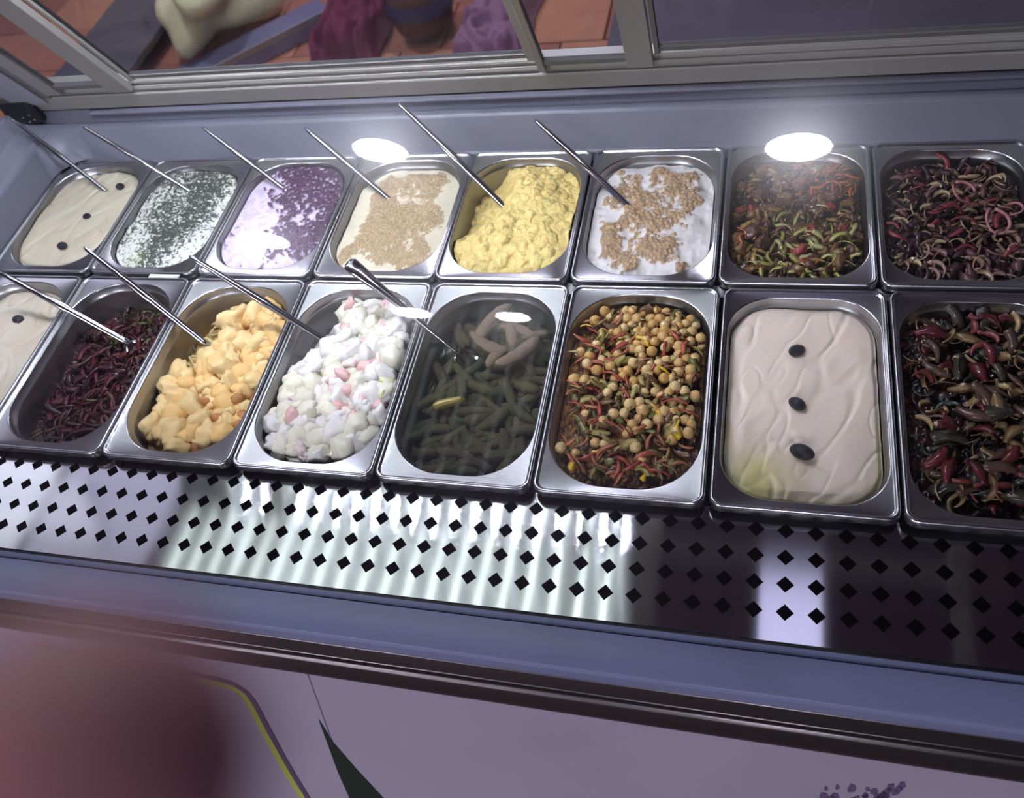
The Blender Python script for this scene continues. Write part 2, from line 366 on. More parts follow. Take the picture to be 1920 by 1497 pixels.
wv = [FP(.664, -.172, .0009), FP(.672, -.215, .0009), FP(.690, -.262, .0009), (FP(.7135, -.315, .0009)), FP(.76, -.40, .0009), FP(.80, -.50, .0009), FP(.69, -.50, .0009), FP(.672, -.40, .0009), FP(.664, -.33, .0009), FP(.662, -.2768, .0009)]
rb3 = mesh_obj('printed_leaf', wv, [(0, 1, 9), (1, 2, 8, 9), (2, 3, 7, 8), (3, 4, 6, 7), (4, 5, 6)], M['print_dark'])
sv = [FP(.6722, -.0865, .0008), FP(.6734, -.0865, .0008), FP(.6660, -.50, .0008), FP(.6648, -.50, .0008)]
rb4 = mesh_obj('seam', sv, [(0, 1, 2, 3)], mat('seam_grey', lin(120, 112, 130), .5))
for r_ in (rb3, rb4): r_.parent = fp
# small worn dark marks at the right of the panel
rs = random.Random(8); v = []; f = []
for k in range(34):
    x = 1.20+rs.random()*.07; z = -.125-rs.random()*.035-(1.27-x)*.35; s_ = .0012+.002*rs.random(); nn = len(v)
    for a in range(6): v.append(FP(x+s_*(1+rs.random())*math.cos(a*PI/3), z+s_*2*(.6+rs.random())*math.sin(a*PI/3), .0008))
    f.append(tuple(range(nn, nn+6)))
rb5 = mesh_obj('worn_print', v, f, mat('worn_violet', lin(96, 78, 112), .6)); rb5.parent = fp; rb5['kind'] = 'stuff'
# rear wall, side wall
cp(extrude('rear_liner', [(.546, -.014), (.546, -.005), (.550, -.003), (.569, .043), (.573, .0465), (.580, .0470), (.588, .043), (.596, .043), (.60, -.014)], X0-.03, X1+.075, M['liner'], bev=.0015))
cp(extrude('rear_rail', [(.588, .043), (.588, .055), (.583, .0605), (.583, .0635), (.590, .066), (.602, .066), (.602, .043)], X0+.09, X1+.075, M['liner'], bev=.0008))
cp(box('rear_rail_end', X0-.06, X0+.09, .588, .602, .040, .068, M['liner']))
cp(box('shadow_gap', X0-.03, X1, .590, .602, .066, .074, M['gasket']))
prof = [(-.002, -.014), (-.002, .0), (-.012, .045), (-.018, .0505), (-.058, .054), (-.075, .075), (-.082, .075), (-.082, -.10), (-.03, -.10)]
n = len(prof); v = [(x, y, z) for y in (-.125, .58) for x, z in prof]
f = [(i, (i+1) % n, (i+1) % n+n, i+n) for i in range(n)]+[tuple(range(n)), tuple(range(n, 2*n))[::-1]]
o = mesh_obj('side_wall', v, f, M['liner']); bm = bmesh.new(); bm.from_mesh(o.data); bmesh.ops.recalc_face_normals(bm, faces=bm.faces); bm.to_mesh(o.data); bm.free()
b = o.modifiers.new('bevel', 'BEVEL'); b.width = .003; b.segments = 3; cp(o)
cp(box('blank_cover', 1.4475, X1, -.0, .546, -.004, -.0025, M['steel']))
v = [(X1-.002-x, y, z) for y in (-.125, .58) for x, z in prof]
o = mesh_obj('side_wall', v, f, M['liner']); bm = bmesh.new(); bm.from_mesh(o.data); bmesh.ops.recalc_face_normals(bm, faces=bm.faces); bm.to_mesh(o.data); bm.free(); cp(o)
# rounded inner corner between the walls
v = []; f = []; nn = 10; R1 = .055
for k in range(nn+1):
    a = PI/2*k/nn
    for zz, off in ((.0008, 0), (.046, .018)):
        r_ = R1
        cx_, cy_ = R1+.001-off*.5, .551-R1+off
        v.append((cx_-r_*math.sin(a), cy_+r_*math.cos(a), zz))
for zz, off in ((.0008, 0), (.046, .018)): v.append((.001-off*.5-.004, .551+off+.004, zz))
f = [(2*k, 2*k+2, 2*k+3, 2*k+1) for k in range(nn)]+[(2*k+3, 2*k+1, 2*nn+3)[::-1] for k in range(nn)]
o = mesh_obj('corner_fillet', v, f, M['liner'], smooth=True); cp(o)
# corner bracket and screws
cp(box('end_ledge', X0-.42, -.079, -.12, .60, -.03, .054, M['liner'], None, .003))
cb = cp(box('corner_bracket', -.085, -.02, .572, .602, .054, .098, M['gasket'], None, .006))
for x, z in ((-.032, .075), (-.028, .066), (-.040, .062), (-.048, .070)):
    bm = bmesh.new(); bmesh.ops.create_icosphere(bm, subdivisions=2, radius=.0022); me = bpy.data.meshes.new('screw'); bm.to_mesh(me); bm.free(); me.materials.append(M['spoon'])
    s_ = bpy.data.objects.new('screw', me); C.objects.link(s_); s_.parent = cb; s_.location = (x, .571, z)
# door frame (two tracks) and sliding doors leaning to the viewer
D0 = Vector((0, .572, .128)); DU = Vector((0, -.438, .899)); DN = Vector((0, -.899, -.438))
cp(extrude('door_frame', [(.592, .068), (.588, .070), (.578, .098), (.5785, .1005), (.582, .1005), (.582, .097), (.585, .097), (.585, .106), (.579, .106), (.579, .112), (.584, .112), (.584, .118), (.5775, .118), (.5775, .1225), (.600, .1225), (.606, .068)], -.06, X1+.075, M['alu'], bev=.0008))
def dbox(name, x0, x1, u0, u1, t0, t1, m, parent, bev=.001):
    pts = []
    for x in (x0, x1):
        for u in (u0, u1):
            for t_ in (t0, t1): pts.append(Vector((x, 0, 0))+D0+DU*u+DN*t_)
    f = [(0, 1, 3, 2), (4, 6, 7, 5), (0, 4, 5, 1), (2, 3, 7, 6), (0, 2, 6, 4), (1, 5, 7, 3)]
    o = mesh_obj(name, pts, f, m)
    bm = bmesh.new(); bm.from_mesh(o.data); bmesh.ops.recalc_face_normals(bm, faces=bm.faces); bm.to_mesh(o.data); bm.free()
    if bev: b = o.modifiers.new('bevel', 'BEVEL'); b.width = bev; b.segments = 2
    o.parent = parent
    if parent is case: o.location = -CP
    return o
LD = .62
def door(x0, x1, layer, wl, wr, lab):
    t0 = -.012*layer
    d = dbox('sliding_door', x0+wl, x1-wr, -.005, .004, t0, t0+.008, M['alu_dark'], case); d['label'] = lab
    for a, b_, nm in ((x0, x0+wl, 'stile'), (x1-wr, x1, 'stile')): 
        q = dbox(nm, a, b_, -.018, LD, t0-.001, t0+.010, M['alu'], d)
    dbox('pane', x0+wl, x1-wr, .004, LD, t0+.002, t0+.006, M['door_glass'], d, 0)
door(.028, .187, 0, .030, .040, 'narrow left glass sliding door in grey frame')
door(.188, .826, 1, .006, .014, 'wide middle glass sliding door in grey frame')
door(.827, .979, 0, .010, .034, 'narrow glass sliding door with a wide right stile')
door(.980, X1, 1, .006, .03, 'right-hand glass sliding door in grey frame')
dbox('side_jamb', -.055, .012, -.04, LD, -.012, .012, M['jamb'], case); dbox('jamb_seal', .013, .027, -.03, LD, -.008, .008, M['alu_dark'], case)
cp(extrude('top_rail', [(.278, .690), (.282, .712), (.300, .718), (.318, .700), (.312, .688)], X0-.06, X1+.075, M['alu'], bev=.001))
cp(extrude('added_led_blocker', [(.281, .690), (.281, .642), (.2825, .642), (.2825, .690)], -.06, X1, M['alu']))  # unseen lip added to block the strip's light from the perforated tray
led = cp(extrude('led_strip', [(.286, .684), (.286, .690), (.310, .690), (.310, .684)], -.02, X1, rim_m))
lm_ = emis('led_glow', (.86, .88, 1, 1), LED_L)
lv, lf = box_vf(-.005, .005, -.006, .006, -.0025, 0); lme = mesh_obj('led_chip', lv, lf, lm_); lmd = lme.data; bpy.data.objects.remove(lme)
for k in range(22):
    o = bpy.data.objects.new('led_chip', lmd); C.objects.link(o); o.parent = led; o.location = (.0+.0435*k, .298, .684)
# front glass and side glass
gy = lambda z: -.1348+.62487*(z+.0215)
v = [(X0-.4, gy(-.0215), -.0215), (X1+.06, gy(-.0215), -.0215), (X1+.06, gy(.70), .70), (X0-.4, gy(.70), .70)]
g = cp(mesh_obj('front_glass', v, [(0, 1, 2, 3)], M['glass'])); g['label'] = 'clear sloping front glass'
v = [(-.07, -.10, .06), (-.07, .60, .06), (-.07, .32, .69)]
v = [(-.07, gy(.076), .076), (-.07, .570, .1), (-.07, .585, .076), (-.07, .30, .69)]
cp(mesh_obj('side_glass', v, [(0, 2, 1, 3)], M['door_glass']))
cp(mesh_obj('side_glass', [(X1+.06, y, z) for x, y, z in v], [(0, 2, 1, 3)], M['door_glass']))

# ------------------------------------------------------------------ gastronorm pans
PW = .1775
def rrect(hx, hy, r, nc=10, ns=6):
    """closed outline, same count for every call"""
    P = []
    for (sx, sy, a0) in ((1, -1, -PI/2), (1, 1, 0), (-1, 1, PI/2), (-1, -1, PI)):
        cx_, cy_ = sx*(hx-r), sy*(hy-r)
        for k in range(nc+1):
            a = a0+PI/2*k/nc; P.append((cx_+r*math.cos(a), cy_+r*math.sin(a)))
    out = []
    for i in range(len(P)):
        out.append(P[i])
        if i % (nc+1) == nc:
            q = P[(i+1) % len(P)]
            for s_ in range(1, ns): out.append((P[i][0]+(q[0]-P[i][0])*s_/ns, P[i][1]+(q[1]-P[i][1])*s_/ns))
    return out
pan_cache = {}
def pan(cx_, y0, y1, rop, label):
    """y0..y1 rim extent; opening as measured; rop corner radius of the opening"""
    L = y1-y0; key = (round(L, 4), rop)
    if key not in pan_cache:
        hx, hy = PW/2, L/2; ox, oy = .0808, hy-.0135
        rings = [(hx, hy, .013, -.0105), (hx, hy, .013, -.003), (hx-.0008, hy-.0008, .0125, -.0008), (hx-.0022, hy-.0022, .0115, 0),
                 (hx-.0038, hy-.0038, .0105, -.0004), (hx-.0048, hy-.0048, .010, -.0020), (hx-.0058, hy-.0058, .010, -.0024),
                 (ox+.0016, oy+.0016, rop+.001, -.0024), (ox+.0004, oy+.0004, rop, -.0029), (ox, oy, rop, -.0042),
                 (ox-.0006, oy-.0006, rop, -.012), (ox-.0016, oy-.0018, rop, -.0135), (ox-.0022, oy-.0026, rop, -.0165), (ox-.006, oy-.007, rop-.003, -.085), (ox-.012, oy-.013, rop-.006, -.0955), (ox-.022, oy-.023, rop-.014, -.1)]
        v = []; 
        for a, b_, r, z in rings: v += [(x, y, z) for x, y in rrect(a, b_, max(r, .004))]
        n = len(rrect(hx, hy, .01)); f = [(i*n+k, i*n+(k+1) % n, (i+1)*n+(k+1) % n, (i+1)*n+k) for i in range(len(rings)-1) for k in range(n)]
        f.append(tuple(range((len(rings)-1)*n, len(rings)*n)))
        o = mesh_obj('steel_pan', v, f, [M['steel'], M['steel_in']], smooth=True)
        for p_ in o.data.polygons:
            if p_.index >= 9*n: p_.material_index = 1
        bm = bmesh.new(); bm.from_mesh(o.data); bmesh.ops.recalc_face_normals(bm, faces=bm.faces)
        top = max(bm.faces, key=lambda q: len(q.verts))
        if top.normal.z < 0: bmesh.ops.reverse_faces(bm, faces=bm.faces)
        bm.to_mesh(o.data); bm.free(); pan_cache[key] = o.data
        bpy.data.objects.remove(o)
    o = bpy.data.objects.new('steel_pan', pan_cache[key]); C.objects.link(o); o.location = (cx_, (y0+y1)/2, 0)
    return tag(o, label, 'food pan', 'steel pans set in the display case')
FY, BY = (0.0, .291), (.2975, .5455)
def fxc(i): return .18*i+.0905+(.0015 if i >= 6 else 0)
def bxc(i): return .18*i+.0905-(.0060 if i >= 4 else .001)
fn = ['hummus topped with olives, cut off by the left edge', 'dark red beetroot salad', 'orange sauced potato chunks', 'white and pink seafood salad', 'green gherkins in brine', 'chickpea and pepper salad', 'smooth hummus with three olives', 'dark aubergine and pepper salad, at the right edge']
bn = ['pale hummus with three small olives, in the left corner', 'white yoghurt with green herbs', 'lilac dip with purple flakes', 'cream salad under brown crumbs, left of the egg salad', 'yellow egg salad', 'white salad under coarse brown crumbs, right of the egg salad', 'mixed green and brown pickled vegetables', 'dark vegetable strips with red peppers, at the right edge']
for i in range(8):
    pan(fxc(i), *FY, .050 if i in (6, 7) else .064, 'front-row stainless steel pan holding '+fn[i])
    pan(bxc(i), *BY, .050 if i in (6, 7) else .060, 'back-row stainless steel pan holding '+bn[i])

# ------------------------------------------------------------------ food surfaces
def food(name, cx_, yr, rop, z0, hfun, m, res=110, inset=.0035, label=None, cat='food', seed=0, name_kind='stuff'):
    """height-field over the opening of one pan. hfun(x, y, X, Y) -> (dz, colour); x, y in metres from the pan centre"""
    cy_ = (yr[0]+yr[1])/2; hx = .0808-inset; hy = (yr[1]-yr[0])/2-.0135-inset; r = rop-inset
    nx = res; ny = int(res*hy/hx)
    X, Y = np.meshgrid(np.linspace(-hx-.001, hx+.001, nx), np.linspace(-hy-.001, hy+.001, ny), indexing='ij'); X = X.ravel(); Y = Y.ravel()
    def sdf(x, y):
        qx = np.abs(x)-(hx-r); qy = np.abs(y)-(hy-r)
        return np.hypot(np.maximum(qx, 0), np.maximum(qy, 0))+np.minimum(np.maximum(qx, qy), 0)-r
    s = sdf(X, Y); cell = 2*hx/nx
    near = s > -cell*.7
    e = 1e-4; gx = (sdf(X+e, Y)-sdf(X-e, Y))/(2*e); gy_ = (sdf(X, Y+e)-sdf(X, Y-e))/(2*e)
    Xc = np.where(near, X-gx*s, X); Yc = np.where(near, Y-gy_*s, Y)
    dz, cl = hfun(Xc, Yc, -sdf(Xc, Yc))
    ins = (s < cell*.75).reshape(nx, ny)
    I = np.arange(nx*ny).reshape(nx, ny)
    ok = ins[:-1, :-1] & ins[1:, :-1] & ins[1:, 1:] & ins[:-1, 1:]
    F = np.stack([I[:-1, :-1][ok], I[1:, :-1][ok], I[1:, 1:][ok], I[:-1, 1:][ok]], 1)
    used = np.zeros(nx*ny, bool); used[F.ravel()] = True; remap = np.cumsum(used)-1
    Vv = np.stack([Xc, Yc, dz], 1)[used]; F = remap[F]
    me = bpy.data.meshes.new(name); me.from_pydata(Vv.tolist(), [], F.tolist()); me.update()
    me.polygons.foreach_set('use_smooth', [True]*len(me.polygons)); me.materials.append(m)
    a = me.color_attributes.new('food', 'FLOAT_COLOR', 'POINT'); cc = np.ones((len(Vv), 4)); cc[:, :3] = np.clip(cl[used], 0, 1); a.data.foreach_set('color', cc.ravel())
    o = bpy.data.objects.new(name, me); C.objects.link(o); o.location = (cx_, cy_, z0)
    tag(o, label, cat, None, name_kind); return o
def spreads(X, Y, seed, amp):
    a = fbm(X*20, Y*14, seed+1, 2); b = np.abs(fbm(X*24-Y*15, Y*10+X*12, seed+4, 2)-.5)*2; b2 = np.abs(fbm(X*33-Y*16+4, Y*12+X*16, seed+40, 2)-.5)*2
    c = sst(.0, .22, b)+.5*sst(0, .14, b2); g_ = fbm(X*110-Y*75, Y*20+X*22, seed+8, 2)-.5
    return amp*(a-.5)*1.5+amp*.38*c+amp*.16*g_
def hummus_f(seed, base, oil=None, amp=.006, ec=None):
    def fn_(X, Y, E):
        dz = spreads(X, Y, seed, amp)+.002*sst(0, .02, E)-.0035*(1-sst(0, .006, E))
        c = np.tile(base, (len(X), 1)); c = c*(1+.05*(fbm(X*60, Y*60, seed+3)-.5))[:, None]
        if oil is not None:
            t_ = sst(.06, .0, np.hypot((X-oil[0])/1.1, Y-oil[1]))*.75
            if ec is not None: t_ = np.maximum(t_, (1-sst(0, .013, E))*.55*sst(.03, -.1, Y))
            c = mix(c, ec, np.clip(t_*(.6+.8*fbm(X*40, Y*40, seed+12)), 0, 1))
        return dz, c
    return fn_
cream_m = vcol_mat('hummus_cream', .38, .45, .15, bump=.15, bscale=260)
HB = col(206, 196, 178)
food('hummus', fxc(6), FY, .050, -.017, hummus_f(11, col(232, 216, 202), (-.045, -.105), .0038, col(212, 202, 112)), cream_m, 150, label='smooth pale hummus with an oily yellow pool, under three olives in the front row', cat='dip')
food('hummus', fxc(0), FY, .064, -.020, hummus_f(31, HB), cream_m, 110, label='pale hummus at the left edge of the front row', cat='dip')
food('hummus', bxc(0), BY, .060, -.011, hummus_f(51, col(202, 194, 172), (0, .3), .005, HB), cream_m, 120, label='pale hummus in the back left corner pan', cat='dip')

def herb_f(X, Y, E):
    d1, d2, _ = worley(X*150, Y*150, 3); n1 = fbm(X*260, Y*260, 9, 3); big = fbm(X*26, Y*20, 5, 3)
    n2 = fbm(X*520, Y*480, 29, 2); m_ = sst(.44, .56, n1*.35+n2*.40+big*.25+.13*sst(.06, .0, np.abs(X*.9-Y*.12-.008))-.03-.09*sst(-.02, -.10, Y))
    dz = .006*(fbm(X*45, Y*45, 2, 3)-.5)+.0045*(big-.4)+m_*.0012+.004*sst(0, .02, E)-.003
    c = mix(np.tile(col(222, 226, 216), (len(X), 1)), col(34, 42, 34)*(.5+1.1*_h(np.floor(X*900), np.floor(Y*900), 4))[:, None], m_*.93)
    oil = sst(.03, .0, np.hypot(X+.03, Y+.09)); c = mix(c, col(150, 160, 70), oil*.5*n1)
    return dz, c
food('herb_yoghurt', bxc(1), BY, .060, -.010, herb_f, vcol_mat('herb_yoghurt', .5, .4), 210, label='white yoghurt salad strewn with chopped dark green herbs', cat='salad')
def purple_f(X, Y, E):
    n1 = fbm(X*190, Y*190, 19, 3); d1, d2, k = worley(X*190, Y*190, 7); big = fbm(X*24, Y*20, 15, 3)
    reg = sst(-.075, .025, X*.9+Y*.50+(big-.5)*.16)
    m_ = sst(.47, .55, k*.30+big*.30+reg*.34+.16*(fbm(X*75, Y*75, 77, 2)-.5)*2)*sst(.9, .66, d1)
    dz = .004*(big-.5)+m_*.0028*(.6+k)+.003*sst(0, .02, E)-.002
    c = mix(np.tile(col(226, 214, 236), (len(X), 1)), col(72, 28, 72)*(.35+.9*k)[:, None], m_*.95)
    c = mix(c, col(150, 96, 150), sst(.45, .6, n1)*(1-m_)*.25)
    return dz, c
food('purple_flake_dip', bxc(2), BY, .060, -.009, purple_f, vcol_mat('purple_dip', .42, .5), 210, label='lilac white dip covered with dark purple flakes on its right side', cat='dip')
def crumb_f(seed, base, brown, lo, cov, grain, patch):
    def fn_(X, Y, E):
        d1, d2, k = worley(X*grain, Y*grain, seed); d1b, _, kb = worley(X*grain*2.1, Y*grain*2.1, seed+3); big = fbm(X*patch, Y*patch*.8, seed+1, 3)
        reg = .72*sst(.0, .030, E+(big-.5)*.04)+.80*(big-.5)+.55*(fbm(X*130, Y*130, seed+5, 3)-.5)+.22*(k-.5)
        m_ = sst(cov-.10, cov+.10, reg)
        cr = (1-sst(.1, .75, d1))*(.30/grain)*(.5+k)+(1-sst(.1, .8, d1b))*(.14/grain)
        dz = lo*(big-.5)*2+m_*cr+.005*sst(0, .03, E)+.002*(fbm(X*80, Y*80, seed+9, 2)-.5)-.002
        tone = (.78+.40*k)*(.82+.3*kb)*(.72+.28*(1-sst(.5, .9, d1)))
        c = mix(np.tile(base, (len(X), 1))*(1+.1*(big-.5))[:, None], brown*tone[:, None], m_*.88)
        return dz, c
    return fn_
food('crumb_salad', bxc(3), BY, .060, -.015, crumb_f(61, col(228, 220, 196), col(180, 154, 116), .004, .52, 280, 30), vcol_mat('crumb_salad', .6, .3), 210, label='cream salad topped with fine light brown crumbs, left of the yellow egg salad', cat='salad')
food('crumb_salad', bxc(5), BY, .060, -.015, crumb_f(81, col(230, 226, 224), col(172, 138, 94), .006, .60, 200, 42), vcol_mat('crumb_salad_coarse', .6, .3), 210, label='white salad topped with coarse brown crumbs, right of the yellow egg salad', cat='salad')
def egg_f(X, Y, E):
    d1, d2, k = worley(X*75, Y*75, 91); e1, _, k2 = worley(X*190, Y*190, 95); big = fbm(X*18, Y*16, 97, 3)
    hollow = sst(.075, .03, np.hypot(X+.075, (Y-.045)*.8))
    dz = .020*(big-.35)+.006*(1-np.minimum(d1, 1)**2)*(.5+k)+.0022*(1-np.minimum(e1, 1)**2)+.002*fbm(X*160, Y*160, 93, 3)-.030*hollow+.012*sst(.0, .06, E)-.012
    c = np.tile(col(246, 220, 144), (len(X), 1))*(.88+.16*k)[:, None]*(.92+.10*k2)[:, None]
    c = mix(c, col(210, 202, 120), sst(.62, .7, fbm(X*50, Y*50, 99, 3))*.25)
    return dz, c
food('egg_salad', bxc(4), BY, .060, -.012, egg_f, vcol_mat('egg_salad', .5, .4, .1), 200, label='lumpy bright yellow egg salad heaped in the middle of the back row', cat='salad')
def bed(seed, c1, c2, z_amp, sc=120, hol=None):
    def fn_(X, Y, E):
        d1, d2, k = worley(X*sc, Y*sc*.8, seed); big = fbm(X*18, Y*16, seed+1, 3)
        dz = z_amp*(big-.5)*2+.004*(1-sst(0, .8, d1))*(.4+k)+.004*sst(0, .03, E)-.004
        if hol: dz = dz-hol[3]*sst(hol[2], hol[2]*.3, np.hypot(X-hol[0], (Y-hol[1])*.8))
        c = mix(np.tile(c1, (len(X), 1)), c2, sst(.35, .8, k)); return dz, c*(.7+.5*fbm(X*90, Y*90, seed+2, 2))[:, None]
    return fn_
wet = vcol_mat('wet_salad', .22, .6)
BH = {}
def bedfood(name, key, cx_, yr, rop, z0, c1, c2, amp, label, sc=120, hol=None, m=None, res=110, cat='salad'):
    fn_ = bed(hash_(key), c1, c2, amp, sc, hol); BH[key] = (cx_, yr, rop, z0, fn_)
    return food(name, cx_, yr, rop, z0, fn_, m or wet, res, label=label, cat=cat)
def hash_(s): return sum(ord(c_)*(i+3) for i, c_ in enumerate(s)) % 997
bedfood('beetroot_salad', 'f1', fxc(1), FY, .064, -.046, col(52, 22, 26), col(92, 34, 40), .006, 'dark red shredded beetroot salad under the spoon in the front row', 170, (-.01, .10, .07, .012), res=150)
bedfood('sauce', 'f2', fxc(2), FY, .064, -.036, col(232, 178, 100), col(246, 198, 124), .008, 'orange sauce around the coated chunks', 60, (-.07, .08, .07, .018))
bedfood('seafood_salad', 'f3', fxc(3), FY, .064, -.030, col(226, 222, 220), col(238, 232, 228), .008, 'white mayonnaise dressing around the pink and white pieces', 60, (-.07, .09, .07, .02))
bedfood('chickpea_salad', 'f5', fxc(5), FY, .064, -.022, col(96, 62, 38), col(150, 108, 66), .006, 'brown chopped olive and herb bed of the chickpea salad', 160, res=150)
bedfood('vegetable_salad', 'f7', fxc(7), FY, .050, -.026, col(30, 22, 24), col(70, 40, 38), .006, 'dark base of the aubergine and pepper salad in the front row', 120)
bedfood('vegetable_salad', 'b6', bxc(6), BY, .050, -.022, col(60, 44, 28), col(116, 92, 50), .007, 'brown base of the mixed vegetable salad in the back row', 160, res=140)
bedfood('vegetable_salad', 'b7', bxc(7), BY, .050, -.024, col(34, 22, 28), col(80, 50, 54), .006, 'dark base of the vegetable strip salad in the back row', 120)
bedfood('gherkin_bed', 'f4', fxc(4), FY, .064, -.050, col(26, 28, 20), col(44, 48, 30), .004, 'dark mass of gherkins deep under the brine', 60)

# ------------------------------------------------------------------ small pieces
from mathutils import noise as N
def piece(name, kind, seed, m):
    r = random.Random(seed); bm = bmesh.new()
    if kind == 'chunk':
        bmesh.ops.create_icosphere(bm, subdivisions=3, radius=1)
        for q in bm.verts:
            p = q.co.copy(); s_ = 1/max(abs(p.x), abs(p.y), abs(p.z))**.45
            q.co = p*s_*(.88+.34*N.noise(p*1.5+Vector((seed, 0, 0)))+.20*N.noise(p*3.7+Vector((0, seed, 0)))+.05*N.noise(p*9)); q.co.z *= .62
    elif kind == 'floret':
        bmesh.ops.create_icosphere(bm, subdivisions=3, radius=1)
        for q in bm.verts:
            p = q.co.copy(); q.co = p*(.84+.22*abs(N.noise(p*2.6+Vector((seed, 3, 0))))*1.8+.12*N.noise(p*6)); q.co.z *= .75
    elif kind == 'bean':
        bmesh.ops.create_icosphere(bm, subdivisions=3, radius=1)
        for q in bm.verts:
            p = q.co.copy(); k = max(0, p.x-.75)*1.0; cr = .10*math.exp(-(p.y/.18)**2)*max(0, p.x)
            q.co = Vector((p.x*(1+k*.7-cr), p.y*.95*(1-cr), p.z*.93*(1-cr)))*(1+.04*N.noise(p*2+Vector((seed, 0, 0))))
    elif kind == 'olive':
        bmesh.ops.create_uvsphere(bm, u_segments=20, v_segments=14, radius=1)
        for q in bm.verts:
            p = q.co.copy(); q.co = Vector((p.x*1.0, p.y*1.0, p.z*1.35))*(1+.035*N.noise(Vector((p.x*5, p.y*5, p.z*2))+Vector((seed, 0, 0))))
        bmesh.ops.rotate(bm, verts=bm.verts, matrix=Matrix.Rotation(PI/2, 3, 'Y'))
    elif kind == 'gherkin':
        ns, nr = 16, 10; vs = []; bend = r.uniform(-.9, .9); fat = r.uniform(.85, 1.1)
        for i in range(ns+1):
            t_ = i/ns*2-1; rad = .27*fat*math.sqrt(max(0, 1-abs(t_)**3.2))*(1-.12*t_)+.012; a = t_*bend*.5
            cx_ = t_; cy_ = bend*.28*(t_*t_); ring = []
            for k in range(nr):
                b_ = 2*PI*k/nr; rr = rad*(1+.13*N.noise(Vector((t_*6+seed, math.cos(b_)*1.6, math.sin(b_)*1.6))))
                ring.append(bm.verts.new((cx_-math.sin(a)*math.cos(b_)*rr*.3, cy_+math.cos(b_)*rr, math.sin(b_)*rr)))
            vs.append(ring)
        for i in range(ns):
            for k in range(nr): bm.faces.new((vs[i][k], vs[i][(k+1) % nr], vs[i+1][(k+1) % nr], vs[i+1][k]))
        bm.faces.new(vs[0][::-1]); bm.faces.new(vs[-1])
    elif kind in ('strip', 'slice', 'ring', 'arc'):
        r0 = r.uniform(1.6, 3.4); ns = 18 if kind == 'ring' else 10; cu = r.uniform(-.9, .9); tw = r.uniform(-.7, .7); vs = []
        for i in range(ns+1):
            t_ = i/ns
            if kind == 'arc':
                sp = r0; a = (t_-.5)*sp; c_ = Vector((math.cos(a)-.6, math.sin(a)*.9, .16*math.sin(a*1.3+seed))); sd = Vector((math.cos(a)*.55, math.sin(a)*.55, .8)); up = Vector((math.cos(a)*.6, math.sin(a)*.6, -.6)); wd = .30*math.sin(PI*(.08+.84*t_))**.4*(1+.3*N.noise(Vector((t_*3, seed, 1)))); th = .07
            elif kind == 'ring':
                a = t_*2*PI*.93; c_ = Vector((math.cos(a), math.sin(a)*.8, .12*math.sin(2*a+seed))); sd = Vector((math.cos(a), math.sin(a), .2)); up = Vector((0, 0, 1)); wd, th = .14, .14
            else:
                a = (t_-.5)*cu*2.2; c_ = Vector((t_*2-1, cu*.5*(2*t_-1)**2, .30*math.sin(t_*PI)*r.choice((1, 1)))); sd = Vector((-math.sin(a), math.cos(a), tw*(t_-.5))); up = Vector((0, 0, 1))
                wd = (.19 if kind == 'strip' else .36)*math.sin(PI*(.06+.88*t_))**.28*(1+.75*N.noise(Vector((t_*3.3, seed*1.7, 0)))); th = .07*(1+.5*N.noise(Vector((t_*4, 0, seed))))
            vs.append([bm.verts.new(c_+sd*wd+up*th*.2), bm.verts.new(c_+up*th), bm.verts.new(c_-sd*wd+up*th*.2), bm.verts.new(c_-up*th*.8)])
        for i in range(ns):
            for k in range(4): bm.faces.new((vs[i][k], vs[i][(k+1) % 4], vs[i+1][(k+1) % 4], vs[i+1][k]))
        bm.faces.new(vs[0][::-1]); bm.faces.new(vs[-1])
    bmesh.ops.recalc_face_normals(bm, faces=bm.faces)
    me = bpy.data.meshes.new(name); bm.to_mesh(me); bm.free(); me.materials.append(m)
    me.polygons.foreach_set('use_smooth', [True]*len(me.polygons)); return me
def scatter(name, key, metas, count, size, label, cat, group, seed, lift=.3, tilt=.5, dmin=.6, region=None, margin=.006, squash=1.0, maxh=None):
    """metas: mesh data list; rests the pieces on the food surface of pan key"""
    cx_, yr, rop, z0, fn_ = BH[key]; r = random.Random(seed); hx = .0808-margin; hy = (yr[1]-yr[0])/2-.0135-margin; R_ = rop-margin
    pts = []; tries = 0; out = []
    while len(pts) < count and tries < count*60:
        tries += 1; x = r.uniform(-hx, hx); y = r.uniform(-hy, hy); s_ = size[0]+(size[1]-size[0])*r.random()
        qx = abs(x)-(hx-R_); qy = abs(y)-(hy-R_); d = math.hypot(max(qx, 0), max(qy, 0))+min(max(qx, qy), 0)-R_
        if d > -s_*.5: continue
        if region and r.random() > region(x, y): continue
        dm = dmin*s_
        if any((x-a)**2+(y-b_)**2 < (dm+dmin*c_)**2 for a, b_, c_ in pts): continue
        pts.append((x, y, s_))
    P = np.array(pts); dz, _ = fn_(P[:, 0], P[:, 1], np.full(len(P), .03))
    for i, (x, y, s_) in enumerate(pts):
        me = metas[r.randrange(len(metas))]; o = bpy.data.objects.new(name, me); C.objects.link(o)
        o.location = (cx_+x, (yr[0]+yr[1])/2+y, z0+float(dz[i])+s_*lift)
        o.rotation_euler = (r.gauss(0, tilt), r.gauss(0, tilt), r.uniform(0, 2*PI)); o.scale = (s_, s_, s_*squash)
        tag(o, label, cat, group); out.append(o)
    return out
def mv(name, rgb, **k): return mat(name, lin(*rgb), **k)
